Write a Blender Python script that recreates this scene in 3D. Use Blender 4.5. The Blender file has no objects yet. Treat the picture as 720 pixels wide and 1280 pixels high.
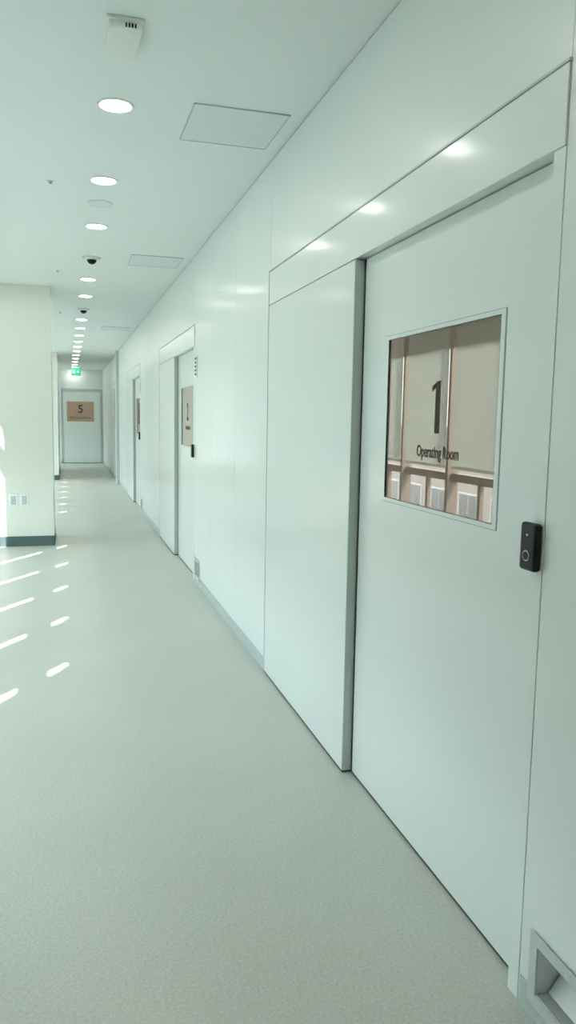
import bpy, bmesh, math
from mathutils import Vector, Matrix

scene = bpy.context.scene
A = 1.112      # right wall face
D = 1.148      # door leaf face
H = 2.918
WL = -1.40     # window wall face

# ------------------------------------------------------------ materials
def mat(name, col, rough=0.5, metal=0.0, noise=0.0, scale=4.0, spec=0.5, coat=0.0, bump=0.0, bscale=30, coat_r=0.15):
    m = bpy.data.materials.new(name); m.use_nodes = True
    nt = m.node_tree; b = nt.nodes['Principled BSDF']
    b.inputs['Base Color'].default_value = col
    b.inputs['Roughness'].default_value = rough
    b.inputs['Metallic'].default_value = metal
    b.inputs['Specular IOR Level'].default_value = spec
    b.inputs['Coat Weight'].default_value = coat
    b.inputs['Coat Roughness'].default_value = coat_r
    tc = nt.nodes.new('ShaderNodeTexCoord')
    n = nt.nodes.new('ShaderNodeTexNoise'); n.inputs['Scale'].default_value = scale
    n.inputs['Detail'].default_value = 3
    nt.links.new(tc.outputs['Object'], n.inputs['Vector'])
    r = nt.nodes.new('ShaderNodeMapRange')
    r.inputs['To Min'].default_value = 1-noise; r.inputs['To Max'].default_value = 1+noise
    nt.links.new(n.outputs['Fac'], r.inputs['Value'])
    mx = nt.nodes.new('ShaderNodeVectorMath'); mx.operation = 'SCALE'
    mx.inputs[0].default_value = col[:3]
    nt.links.new(r.outputs['Result'], mx.inputs['Scale'])
    nt.links.new(mx.outputs[0], b.inputs['Base Color'])
    if bump > 0:
        n2 = nt.nodes.new('ShaderNodeTexNoise'); n2.inputs['Scale'].default_value = bscale
        nt.links.new(tc.outputs['Object'], n2.inputs['Vector'])
        bp = nt.nodes.new('ShaderNodeBump'); bp.inputs['Strength'].default_value = bump
        bp.inputs['Distance'].default_value = 0.01
        nt.links.new(n2.outputs['Fac'], bp.inputs['Height'])
        nt.links.new(bp.outputs['Normal'], b.inputs['Normal'])
    return m

M_WALL = mat('painted_steel_panel', (0.78,0.83,0.805,1), 0.35, noise=0.012, scale=1.5, coat=0.28, coat_r=0.15, bump=0.03, bscale=2.5)
M_DOOR = mat('painted_steel_door', (0.765,0.818,0.792,1), 0.35, noise=0.012, scale=1.2, coat=0.32, coat_r=0.13, bump=0.02, bscale=2.5)
M_GROOVE = mat('panel_joint', (0.34,0.40,0.38,1), 0.7)
M_EDGE = mat('aluminium_return', (0.50,0.56,0.53,1), 0.4, metal=0.1)
M_BLACK = mat('black_gasket_shadow_gap', (0.02,0.022,0.022,1), 0.5)  # door gasket, and painted shade in the gaps at floor level
M_CEIL = mat('ceiling_paint', (0.82,0.88,0.865,1), 0.75, noise=0.01, scale=1.0)
M_CREAM = mat('cream_wall_paint', (0.79,0.815,0.735,1), 0.7, noise=0.015, scale=1.5)
M_SKIRT = mat('dark_vinyl_skirting', (0.09,0.14,0.145,1), 0.45)
M_BASE = mat('grey_vinyl_base', (0.47,0.54,0.52,1), 0.5)
M_STEEL = mat('brushed_steel', (0.66,0.69,0.67,1), 0.35, metal=0.5, noise=0.05, scale=60)
M_WHITE = mat('white_plastic', (0.82,0.85,0.82,1), 0.4)
M_HATCH = mat('hatch_paint', (0.74,0.82,0.81,1), 0.6)
M_LINE = mat('hatch_trim', (0.52,0.62,0.61,1), 0.5)
M_DARK = mat('dark_plastic', (0.010,0.011,0.012,1), 0.35, spec=0.25)
M_INK = mat('brown_vinyl_lettering', (0.085,0.062,0.048,1), 0.8, spec=0.1)
M_FRAME = mat('window_aluminium', (0.16,0.14,0.12,1), 0.4, metal=0.2)
M_FAC = mat('facade_tile', (0.30,0.29,0.27,1), 0.8, noise=0.1, scale=1.0)
M_FACW = mat('facade_window', (0.10,0.12,0.13,1), 0.15)
M_FACT = mat('facade_trim', (0.50,0.51,0.49,1), 0.7)
M_GND = mat('asphalt', (0.3,0.3,0.3,1), 0.9, noise=0.1)

def bronze(name, refl, diff, f):
    m = bpy.data.materials.new(name); m.use_nodes = True
    nt = m.node_tree; b = nt.nodes['Principled BSDF']
    b.inputs['Base Color'].default_value = refl; b.inputs['Metallic'].default_value = 1.0
    b.inputs['Roughness'].default_value = 0.012
    d = nt.nodes.new('ShaderNodeBsdfDiffuse'); d.inputs['Color'].default_value = diff
    mxs = nt.nodes.new('ShaderNodeMixShader'); mxs.inputs[0].default_value = f
    nt.links.new(b.outputs[0], mxs.inputs[1]); nt.links.new(d.outputs[0], mxs.inputs[2])
    nt.links.new(mxs.outputs[0], nt.nodes['Material Output'].inputs['Surface'])
    return m
M_BRONZE = bronze('bronze_mirror_glass', (0.46,0.375,0.32,1), (0.52,0.41,0.34,1), 0.28)
M_TAN = bronze('bronze_film_glass', (0.5,0.36,0.27,1), (0.60,0.41,0.30,1), 0.8)

# roller shade
M_SHADE = bpy.data.materials.new('roller_shade_fabric'); M_SHADE.use_nodes = True
nt = M_SHADE.node_tree; nt.nodes.remove(nt.nodes['Principled BSDF'])
d = nt.nodes.new('ShaderNodeBsdfDiffuse'); d.inputs['Color'].default_value = (0.74,0.76,0.74,1)
t = nt.nodes.new('ShaderNodeBsdfTranslucent'); t.inputs['Color'].default_value = (0.66,0.72,0.70,1)
mxs = nt.nodes.new('ShaderNodeMixShader'); mxs.inputs[0].default_value = 0.5
nt.links.new(d.outputs[0], mxs.inputs[1]); nt.links.new(t.outputs[0], mxs.inputs[2])
nt.links.new(mxs.outputs[0], nt.nodes['Material Output'].inputs['Surface'])

def emis(name, col, s):
    m = bpy.data.materials.new(name); m.use_nodes = True
    b = m.node_tree.nodes['Principled BSDF']
    b.inputs['Base Color'].default_value = (0.8,0.8,0.8,1)
    b.inputs['Emission Color'].default_value = col
    b.inputs['Emission Strength'].default_value = s
    return m
M_LAMP = emis('led_diffuser', (1.0,0.97,0.88,1), 26)
M_EXIT = emis('exit_green', (0.02,0.55,0.25,1), 0.25)
M_EXIT.node_tree.nodes['Principled BSDF'].inputs['Base Color'].default_value = (0.01,0.35,0.15,1)
M_EXITW = emis('exit_pictogram', (0.8,1,0.9,1), 0.3)

# floor vinyl
M_FLOOR = bpy.data.materials.new('speckled_vinyl_floor'); M_FLOOR.use_nodes = True
nt = M_FLOOR.node_tree; b = nt.nodes['Principled BSDF']
tc = nt.nodes.new('ShaderNodeTexCoord')
n1 = nt.nodes.new('ShaderNodeTexNoise'); n1.inputs['Scale'].default_value = 105; n1.inputs['Detail'].default_value = 6; n1.inputs['Roughness'].default_value = 0.85
n2 = nt.nodes.new('ShaderNodeTexNoise'); n2.inputs['Scale'].default_value = 1.6; n2.inputs['Detail'].default_value = 4
nt.links.new(tc.outputs['Object'], n1.inputs['Vector']); nt.links.new(tc.outputs['Object'], n2.inputs['Vector'])
cr = nt.nodes.new('ShaderNodeValToRGB')
cr.color_ramp.elements[0].position = 0.33; cr.color_ramp.elements[0].color = (0.45,0.46,0.405,1)
cr.color_ramp.elements[1].position = 0.67; cr.color_ramp.elements[1].color = (0.68,0.69,0.625,1)
nt.links.new(n1.outputs['Fac'], cr.inputs[0])
mr = nt.nodes.new('ShaderNodeMapRange'); mr.inputs['To Min'].default_value = 0.93; mr.inputs['To Max'].default_value = 1.07
nt.links.new(n2.outputs['Fac'], mr.inputs['Value'])
vm = nt.nodes.new('ShaderNodeVectorMath'); vm.operation = 'SCALE'
nt.links.new(cr.outputs[0], vm.inputs[0]); nt.links.new(mr.outputs['Result'], vm.inputs['Scale'])
nt.links.new(vm.outputs[0], b.inputs['Base Color'])
b.inputs['Roughness'].default_value = 0.36
b.inputs['Specular IOR Level'].default_value = 0.5

# ------------------------------------------------------------ mesh helpers
class MB:
    """accumulates boxes / cylinders with material slots into one mesh"""
    def __init__(s, name):
        s.name = name; s.bm = bmesh.new(); s.mats = []
    def mi(s, m):
        if m not in s.mats: s.mats.append(m)
        return s.mats.index(m)
    def box(s, x0, x1, y0, y1, z0, z1, m, bev=0.0):
        r = bmesh.ops.create_cube(s.bm, size=1.0)
        vs = r['verts']
        for v in vs:
            v.co = Vector((x0+(v.co.x+.5)*(x1-x0), y0+(v.co.y+.5)*(y1-y0), z0+(v.co.z+.5)*(z1-z0)))
        fs = set(f for v in vs for f in v.link_faces)
        i = s.mi(m)
        for f in fs: f.material_index = i
        if bev > 0:
            es = list(set(e for v in vs for e in v.link_edges))
            rr = bmesh.ops.bevel(s.bm, geom=es, offset=bev, segments=3, profile=0.6, affect='EDGES')
            for f in rr['faces']: f.material_index = i
        return s
    def poly(s, pts, m):
        f = s.bm.faces.new([s.bm.verts.new(p) for p in pts]); f.material_index = s.mi(m); return s
    def cone(s, c, r1, r2, h, m, axis='Z', seg=40):
        M = Matrix.Translation(c)
        if axis == 'X': M = M @ Matrix.Rotation(math.pi/2, 4, 'Y')
        if axis == 'Y': M = M @ Matrix.Rotation(math.pi/2, 4, 'X')
        r = bmesh.ops.create_cone(s.bm, cap_ends=True, segments=seg, radius1=r1, radius2=r2, depth=h, matrix=M)
        i = s.mi(m)
        for f in set(f for v in r['verts'] for f in v.link_faces):
            f.material_index = i
            if len(f.verts) == 4: f.smooth = True
        return s
    def sphere(s, c, r, m, sc=(1,1,1)):
        M = Matrix.Translation(c) @ Matrix.Diagonal((sc[0],sc[1],sc[2],1))
        rr = bmesh.ops.create_uvsphere(s.bm, u_segments=28, v_segments=16, radius=r, matrix=M)
        i = s.mi(m)
        for f in set(f for v in rr['verts'] for f in v.link_faces):
            f.material_index = i; f.smooth = True
        return s
    def ring(s, c, ro, ri, h, m, seg=48):
        i = s.mi(m); V = []
        for (r, z) in ((ro,0),(ro,-h*0.5),(ro-0.004,-h),(ri,-h),(ri,0)):
            V.append([s.bm.verts.new((c[0]+r*math.cos(2*math.pi*k/seg), c[1]+r*math.sin(2*math.pi*k/seg), c[2]+z)) for k in range(seg)])
        for a in range(len(V)):
            P, Q = V[a], V[(a+1) % len(V)]
            for k in range(seg):
                f = s.bm.faces.new((P[k], P[(k+1)%seg], Q[(k+1)%seg], Q[k])); f.material_index = i; f.smooth = False
        return s
    def slab(s, x0, x1, y0, y1, z0, z1, m, holes=()):
        ys = sorted(set([y0,y1]+[h[0] for h in holes]+[h[1] for h in holes]))
        zs = sorted(set([z0,z1]+[h[2] for h in holes]+[h[3] for h in holes]))
        ys = [y for y in ys if y0 <= y <= y1]; zs = [z for z in zs if z0 <= z <= z1]
        for a in range(len(ys)-1):
            for c in range(len(zs)-1):
                my, mz = (ys[a]+ys[a+1])/2, (zs[c]+zs[c+1])/2
                if any(h[0] < my < h[1] and h[2] < mz < h[3] for h in holes): continue
                s.box(x0, x1, ys[a], ys[a+1], zs[c], zs[c+1], m)
        return s
    def done(s, parent=None):
        bmesh.ops.recalc_face_normals(s.bm, faces=s.bm.faces)
        me = bpy.data.meshes.new(s.name); s.bm.to_mesh(me); s.bm.free()
        for m in s.mats: me.materials.append(m)
        o = bpy.data.objects.new(s.name, me); scene.collection.objects.link(o)
        if parent: o.parent = parent
        return o

def empty(name):
    o = bpy.data.objects.new(name, None); scene.collection.objects.link(o); return o

def text(name, body, loc, size, m, parent, frame='X', sx=1.0, extrude=0.0002, offset=0.0):
    cu = bpy.data.curves.new(name, 'FONT'); cu.body = body; cu.size = size; cu.extrude = extrude
    cu.offset = offset
    cu.align_x = 'CENTER'; cu.align_y = 'CENTER'; cu.space_character = 1.0
    tmp = bpy.data.objects.new(name+'_c', cu); scene.collection.objects.link(tmp)
    dg = bpy.context.evaluated_depsgraph_get()
    me = bpy.data.meshes.new_from_object(tmp.evaluated_get(dg))
    bpy.data.objects.remove(tmp)
    if frame == 'X': R = Matrix(((0,0,-1,0),(-1,0,0,0),(0,1,0,0),(0,0,0,1)))
    else: R = Matrix(((1,0,0,0),(0,0,-1,0),(0,1,0,0),(0,0,0,1)))   # facing -y
    me.transform(Matrix.Translation(loc) @ R @ Matrix.Diagonal((sx,1,1,1)))
    me.materials.clear(); me.materials.append(m)
    o = bpy.data.objects.new(name, me); scene.collection.objects.link(o); o.parent = parent
    return o

# ------------------------------------------------------------ room shell
Y0, Y1 = -6.0, 25.3
MB('floor').box(-1.6, 1.6, Y0-.2, Y1+.2, -0.1, 0.0, M_FLOOR).done()
MB('ceiling').box(-1.44, 1.6, Y0-.2, Y1+.2, H, H+0.1, M_CEIL).done()

MODS = [0.0, 5.36, 10.72, 16.16]
JY, DY0, DY1, CY1 = 1.605, 1.652, 2.94, 4.30     # module 1 stations
ZD, ZT = 2.130, 2.320
niches = [(1.335+o, 1.525+o, 0.075, 0.205) for o in MODS[:3]]
w = MB('wall_right')
w.slab(D+0.045, 1.45, Y0, Y1, 0, H, M_GROOVE, niches)
segs = [(Y0, JY), (CY1, JY+MODS[1]), (CY1+MODS[1], JY+MODS[2]), (CY1+MODS[2], JY+MODS[3]), (CY1+MODS[3], Y1)]
seams = [-4.6,-3.4,-2.2,-1.0,0.2, 5.21,6.08, 10.55,11.4, 15.9,16.8, 21.6,22.8,24.0]
g = 0.0013
for (a, b_) in segs:
    cuts = [a]+[q for q in seams if a < q < b_]+[b_]
    for i in range(len(cuts)-1):
        w.slab(A, D+0.045, cuts[i]+g, cuts[i+1]-g, 0, H-0.006, M_WALL, [h for h in niches if cuts[i] < h[0] and h[1] < cuts[i+1]])
for o in MODS:   # panel over the door head
    w.box(A, D+0.045, JY+o+g*.6, CY1+o-g*.6, ZT+0.004, H-0.006, M_WALL)
w.done()
MB('trim_pilaster').box(1.045, A-0.0005, 17.42, 17.70, 0, H-0.001, M_WALL, 0.004).box(1.050, A, 17.40, 17.42, 0, H-0.001, M_BASE).done()

bb = MB('baseboard_right')
for (a, b_) in segs:
    bb.box(A-0.004, A-0.0003, a+.01, b_-.01, 0.001, 0.08, M_BASE)
bb.done()

# ------------------------------------------------------------ door modules
def digit_one(x, yc, zc, h, m, parent):
    """condensed numeral 1: stem with slanted flag, reading along -y"""
    b = MB('room_number')
    s = h*0.098   # half stem
    pts = [(+s,-.5*h),(-s,-.5*h),(-s,.5*h),(s*.25,.5*h),(h*.25,.40*h),(h*.25,.30*h),(+s,.37*h)]
    front = [b.bm.verts.new((x-0.0002, yc+p[0], zc+p[1])) for p in pts]
    back = [b.bm.verts.new((x+0.0002, yc+p[0], zc+p[1])) for p in pts]
    i = b.mi(m)
    b.bm.faces.new(front); b.bm.faces.new(back[::-1])
    for k in range(len(pts)):
        j = (k+1) % len(pts); b.bm.faces.new((front[k], front[j], back[j], back[k]))
    b.done(parent)

def door_module(n, off, label):
    e = empty('door_%d' % n)
    P = A-0.006
    m = MB('header_cover')
    m.box(P, D+0.04, JY+off, CY1+off, ZD+0.004, ZT-0.006, M_DOOR, 0.002)
    m.box(P-0.003, D, JY+off-0.004, CY1+off+0.004, ZT-0.005, ZT+0.001, M_EDGE)
    m.done(e)
    m = MB('pocket_cover')
    m.box(P, D-0.002, DY1+off+0.006, CY1+off-0.003, 0.012, ZD, M_DOOR, 0.002)
    m.box(P+0.001, D-0.002, DY1+off, DY1+off+0.006, 0.012, ZD, M_EDGE)
    m.box(P+0.004, D+0.03, DY1+off+0.01, CY1+off-0.01, 0.0, 0.02, M_BLACK)  # black strip painted as the shadow gap below the cover
    m.box(P-0.002, D, CY1+off-0.003, CY1+off+0.004, 0.0, ZT, M_EDGE)
    m.done(e)
    m = MB('jamb')
    m.box(P+0.004, D+0.04, JY+off, DY0+off, 0.0, ZD+0.003, M_WALL, 0.002)
    m.done(e)
    hole = (1.905+off, 2.675+off, 1.215, 1.795)
    m = MB('sliding_leaf')
    m.slab(D, D+0.04, DY0+off+0.003, DY1+off+0.05, 0.012, ZD, M_DOOR, [hole])
    m.box(D-0.0015, D+0.001, DY1+off-0.012, DY1+off-0.001, 0.012, ZD, M_BLACK)
    m.box(D+0.004, D+0.04, DY0+off, DY1+off, 0.0, 0.012, M_BLACK)  # shadow gap below the leaf, put in as a black strip
    m.done(e)
    m = MB('vision_panel_trim')
    y0, y1, z0, z1 = hole
    def frame(ti, to, xa, xb, mt):
        for (a, b_, c, d_) in ((y0-to,y1+to,z1+ti*.6,z1+to*.6),(y0-to,y1+to,z0-to*.6,z0-ti*.6),(y0-to,y0-ti,z0-ti*.6,z1+ti*.6),(y1+ti,y1+to,z0-ti*.6,z1+ti*.6)):
            m.box(xa, xb, a, b_, c, d_, mt)
    frame(0.0, 0.022, D-0.0025, D+0.006, M_DOOR)
    frame(0.022, 0.026, D-0.0006, D+0.001, M_GROOVE)
    m.done(e)
    MB('bronze_glass').box(D+0.004, D+0.010, y0-.001, y1+.001, z0-.001, z1+.001, M_BRONZE).done(e)
    yc = (y0+y1)/2
    if label == '1':
        digit_one(D+0.0036, yc-0.014, 1.546, 0.168, M_INK, e)
    else:
        text('room_number', label, (D+0.0036, yc-0.005, 1.545), 0.24, M_INK, e, sx=0.85, offset=0.004)
    text('operating_room_lettering', 'Operating Room', (D+0.0036, yc-0.020, 1.399), 0.054, M_INK, e, sx=0.80, offset=0.0012)
    return e

for i, o in enumerate(MODS):
    door_module(i+1, o, str(i+1))

def handle(off):
    m = MB('door_sensor_switch')
    yc, zc = 1.640+off, 1.197
    x1 = A-0.0025
    m.box(x1-0.022, x1, yc-0.033, yc+0.033, zc-0.060, zc+0.060, M_DARK, 0.0105)
    m.cone((x1-0.0225, yc, zc-0.022), 0.0135, 0.0125, 0.003, M_STEEL, 'X')
    m.cone((x1-0.0242, yc, zc-0.022), 0.0108, 0.0108, 0.002, M_DARK, 'X')
    m.cone((x1-0.0225, yc, zc+0.030), 0.003, 0.003, 0.002, M_STEEL, 'X')
    m.done()
for o in MODS[:3]: handle(o)

def footbox(off):
    m = MB('foot_switch_box')
    y0, y1, z0, z1 = 1.335+off, 1.525+off, 0.075, 0.205
    x = A-0.005; t = 0.03
    for (a, b_, c, d_) in ((y0-t,y1+t,z1,z1+t),(y0-t,y1+t,z0-t,z0),(y0-t,y0,z0,z1),(y1,y1+t,z0,z1)):
        m.box(x-0.003, x, a, b_, c, d_, M_STEEL)
    dx = 1.215
    m.box(dx, dx+.004, y0, y1, z0, z1, M_STEEL)
    m.box(x, dx, y0, y0+.002, z0, z1, M_STEEL); m.box(x, dx, y1-.002, y1, z0, z1, M_STEEL)
    m.box(x, dx, y0, y1, z1-.002, z1, M_STEEL); m.box(x, dx, y0, y1, z0, z0+.002, M_STEEL)
    m.poly([(dx-.002,y0+.004,z1-.03),(dx-.002,y1-.004,z1-.03),(x+.035,y1-.004,z0+.004),(x+.035,y0+.004,z0+.004)], M_WHITE)
    m.box(dx-0.03, dx, y0+.07, y1-.07, z1-.028, z1-.004, M_DARK)
    m.done()
for o in MODS[:3]: footbox(o)

for off in (5.36, 10.72):
    m = MB('wall_notice_plate')
    m.box(A-0.006, A-0.0005, 1.46+off, 1.59+off, 1.85, 2.04, M_WHITE, 0.001)
    for k in range(5):
        m.box(A-0.0068, A-0.006, 1.48+off, 1.57+off, 1.87+k*.034, 1.89+k*.034, M_DARK)
    m.done()

# ------------------------------------------------------------ far wall and door
MB('wall_far').box(-1.6, 1.45, Y1, Y1+0.15, 0, H, M_WALL).done()
e = empty('door_5')
YF = Y1-0.001
m = MB('frame')
m.box(-0.16, 1.10, YF-0.03, YF, 2.24, 2.33, M_EDGE)
m.box(-0.16, -0.11, YF-0.03, YF, 0, 2.24, M_EDGE)
m.box(1.04, 1.10, YF-0.03, YF, 0, 2.24, M_EDGE)
m.done(e)
m = MB('leaf')
m.box(-0.10, 1.03, YF-0.02, YF, 0.012, 2.23, M_DOOR, 0.002)
m.box(-0.11, 1.04, YF-0.01, YF, 0.0, 0.012, M_BLACK)  # black strip standing in for shade under the far leaf
m.done(e)
m = MB('vision_panel')
m.box(-0.02, 0.87, YF-0.030, YF-0.021, 1.28, 1.96, M_DOOR)
m.box(0.015, 0.835, YF-0.034, YF-0.030, 1.31, 1.93, M_TAN)
m.done(e)
text('room_number', '5', (0.425, YF-0.0345, 1.69), 0.34, M_INK, e, frame='Y', offset=0.006)
text('operating_room_lettering', 'Operating Room', (0.425, YF-0.0345, 1.43), 0.095, M_INK, e, frame='Y')
MB('baseboard_far').box(-0.17, -0.162, YF-0.02, YF, 0, .1, M_SKIRT).box(1.101, 1.108, YF-0.02, YF, 0, .08, M_BASE).done()
MB('wall_back').box(-1.6, 1.45, Y0-0.15, Y0, 0, H, M_WALL).done()

# ------------------------------------------------------------ left side
def column(name, y0, y1, xr=-0.158):
    MB(name).box(WL-0.2, xr, y0, y1, 0, H-0.001, M_CREAM, 0.003).done()
    MB('baseboard_'+name.replace('wall_','')).box(WL+0.001, xr+0.006, y0-0.006, y0-0.0005, 0.0005, 0.115, M_SKIRT)\
        .box(xr+0.0005, xr+0.006, y0-0.006, y1, 0.0005, 0.115, M_SKIRT).done()
column('wall_pier', 9.2, 10.0)
column('wall_left_far', 18.6, 22.6, -0.19)  # stops short to leave an added opening for light at the far end

gaps = [2.57+1.112*k for k in range(15)]
w = MB('wall_left')
w.box(WL-0.2, WL, Y0, 1.62, 0, H, M_CREAM)
for (a, b_) in ((1.62, 9.195), (10.005, 18.595), (22.605, Y1-0.002)):
    w.box(WL-0.2, WL, a, b_, 0, 0.45, M_CREAM)
    w.box(WL-0.022, WL, a, b_, 2.744, H, M_CREAM)
w.done()
MB('baseboard_left').box(WL+0.0005, WL+0.006, Y0, 9.19, 0.0005, 0.115, M_SKIRT).box(WL+0.0005, WL+0.006, 10.01, 18.59, 0.0005, 0.115, M_SKIRT).done()
prev = 1.62
n = 0
def bay(ya, yb, se, mull, shade=True):
    global n
    n += 1
    m = MB('window_%d' % n)
    if mull: m.box(WL-0.13, WL-0.012, yb, yb+0.05, 0.45, 2.744, M_FRAME)
    m.box(WL-0.03, WL-0.015, ya, yb, 2.23, 2.53, M_FRAME)
    m.box(WL-0.13, WL-0.06, ya, yb, 0.45, 0.50, M_FRAME)
    m.box(WL-0.13, WL-0.06, ya, yb, 0.90, 0.98, M_FRAME)
    m.box(WL-0.11, WL-0.07, (ya+yb)/2-.025, (ya+yb)/2+.025, 0.50, 0.90, M_FRAME)
    m.done()
    if not shade: return
    s = MB('roller_shade')
    s.box(WL-0.008, WL-0.0065, ya+0.002, se, 1.06, 2.70, M_SHADE)
    s.box(WL-0.014, WL-0.001, ya+0.002, se, 1.03, 1.06, M_WHITE, 0.002)
    s.cone((WL-0.012, (ya+se)/2, 2.715), 0.02, 0.02, se-ya-.004, M_WHITE, 'Y', 20)
    s.done()
for gk in gaps:
    if gk > 18.55: break
    ya, yb = prev, gk+0.045
    prev = gk+0.095
    se = gk-0.045
    mull = True
    if ya < 9.2 < yb: yb = 9.195; se = 9.19; mull = False
    if 9.2 <= ya < 10.0: ya = 10.005
    bay(ya, yb, se, mull)
bay(22.61, 23.9, 23.85, True, True)  # added windows, out of view, to brighten the far wall
bay(23.96, 25.28, 25.27, False, True)  # second added window bay, also unseen, for light at the far end

for (xa, xb) in ((-0.640,-0.548), (-0.522,-0.430)):
    m = MB('wall_outlet')
    m.box(xa, xb, 9.2-0.009, 9.2-0.0005, 0.455, 0.605, M_WHITE, 0.003)
    m.box(xa+0.020, xb-0.020, 9.2-0.0105, 9.2-0.009, 0.480, 0.580, M_EDGE, 0.0)
    m.cone(((xa+xb)/2, 9.189, 0.555), 0.013, 0.013, 0.003, M_LINE, 'Y', 20)
    m.cone(((xa+xb)/2, 9.189, 0.505), 0.013, 0.013, 0.003, M_LINE, 'Y', 20)
    m.done()

# ------------------------------------------------------------ ceiling items
ys = [3.81+1.185*k for k in range(-7, 19)]
skip = {10, 13}
def downlight(x, y):
    m = MB('recessed_downlight')
    m.ring((x, y, H-0.0005), 0.085, 0.072, 0.006, M_WHITE)
    m.cone((x, y, H-0.003), 0.072, 0.072, 0.004, M_LAMP)
    m.done()
for i, y in enumerate(ys):
    if i in skip: continue
    downlight(0.240, y)
downlight(-0.82, 8.5)
for y in (ys[10]+.02, ys[13]):
    m = MB('dome_camera')
    m.cone((0.242, y, H-0.012), 0.072, 0.085, 0.023, M_WHITE)
    m.sphere((0.242, y, H-0.024), 0.042, M_DARK, (1,1,0.9))
    m.done()
m = MB('ceiling_speaker'); m.ring((0.240, 5.53, H-0.0005), 0.085, 0.075, 0.006, M_HATCH); m.cone((0.240,5.53,H-0.003),0.075,0.075,0.004,M_HATCH); m.done()
for (x, y) in ((-0.071,5.12), (-0.061,8.16), (-0.06,11.4)):
    m = MB('fire_sprinkler')
    m.cone((x,y,H-0.003), 0.016, 0.020, 0.005, M_STEEL); m.cone((x,y,H-0.008), 0.007, 0.007, 0.012, M_GROOVE); m.cone((x,y,H-0.014),0.011,0.011,0.002,M_GROOVE)
    m.done()
def hatch(x0,x1,y0,y1):
    m = MB('ceiling_access_hatch')
    z1, z0, t = H-0.0005, H-0.006, 0.006
    m.box(x0,x1,y0,y0+t,z0,z1,M_LINE); m.box(x0,x1,y1-t,y1,z0,z1,M_LINE)
    m.box(x0,x0+t,y0+t,y1-t,z0,z1,M_LINE); m.box(x1-t,x1,y0+t,y1-t,z0,z1,M_LINE)
    m.box(x0+t,x1-t,y0+t,y1-t,z0+.002,z1,M_HATCH)
    m.done()
hatch(0.580,1.035,3.665,4.147); hatch(0.575,1.035,7.115,7.61); hatch(0.57,1.02,12.86,13.35)
m = MB('ceiling_sensor_box')
m.box(0.168, 0.286, 3.00, 3.235, H-0.045, H-0.0005, M_WHITE, 0.01)
for k in range(4):
    m.box(0.226+k*.011, 0.232+k*.011, 2.998, 3.0005, H-0.032, H-0.018, M_DARK)
m.box(0.160, 0.294, 2.99, 3.245, H-0.012, H-0.0005, M_WHITE, 0.003)
m.done()
m = MB('exit_sign')
m.box(0.15, 0.41, 22.98, 23.02, H-0.30, H-0.08, M_EXIT, 0.004)
m.box(0.19, 0.25, 22.975, 22.98, H-0.23, H-0.15, M_EXITW)
m.box(0.30, 0.36, 22.975, 22.98, H-0.21, H-0.17, M_EXITW)
m.box(0.17, 0.18, 22.995, 23.005, H-0.08, H-0.0005, M_STEEL); m.box(0.38, 0.39, 22.995, 23.005, H-0.08, H-0.0005, M_STEEL)
m.done()

# ------------------------------------------------------------ outside
b_ = MB('neighbouring_building')
b_.box(-16, -12.5, -10, 60, -8, 1.3, M_FAC)
for fz in (-6.5, -3.2, 0.1):
    b_.box(-12.52, -12.44, -10, 60, fz-0.35, fz-0.15, M_FACT)
    if fz > 0: continue
    for k in range(28):
        y = -8+k*2.4
        b_.box(-12.5, -12.46, y, y+1.5, fz+0.4, fz+2.0, M_FACT)
        b_.box(-12.47, -12.45, y+.08, y+.72, fz+0.48, fz+1.92, M_FACW)
        b_.box(-12.47, -12.45, y+.78, y+1.42, fz+0.48, fz+1.92, M_FACW)
b_.done()
MB('street_ground').box(-60, 20, -40, 90, -8.2, -8.0, M_GND).done()

# ------------------------------------------------------------ light
sun = bpy.data.lights.new('sun', 'SUN'); sun.energy = 9.0; sun.angle = 0.009; sun.color = (1.0,0.97,0.9)
so = bpy.data.objects.new('sun', sun); scene.collection.objects.link(so)
so.rotation_euler = Vector((0.545,0.838,-1.068)).to_track_quat('-Z','Y').to_euler()
so.location = (-8,-8,16)
wd = bpy.data.worlds.new('sky'); scene.world = wd; wd.use_nodes = True
bg = wd.node_tree.nodes['Background']; bg.inputs[0].default_value = (0.74,0.90,0.98,1); bg.inputs[1].default_value = 4.0

scene.view_settings.view_transform = 'Standard'
scene.view_settings.look = 'None'
scene.view_settings.exposure = 0.95

# ------------------------------------------------------------ camera
f, yaw, pit, rol = 961.2, 0.2805, 0.1203, 0.0176
fw = Vector((math.sin(yaw)*math.cos(pit), math.cos(yaw)*math.cos(pit), -math.sin(pit)))
rt = Vector((math.cos(yaw), -math.sin(yaw), 0)); up = rt.cross(fw)
c, s_ = math.cos(rol), math.sin(rol)
R = c*rt+s_*up; U = -s_*rt+c*up
cam = bpy.data.cameras.new('camera'); co = bpy.data.objects.new('camera', cam); scene.collection.objects.link(co)
cam.sensor_fit = 'HORIZONTAL'; cam.sensor_width = 36; cam.lens = f*36/720; cam.clip_start = 0.02
Mx = Matrix(((R.x,U.x,-fw.x,0),(R.y,U.y,-fw.y,0),(R.z,U.z,-fw.z,1.5),(0,0,0,1)))
co.matrix_world = Mx
scene.camera = co
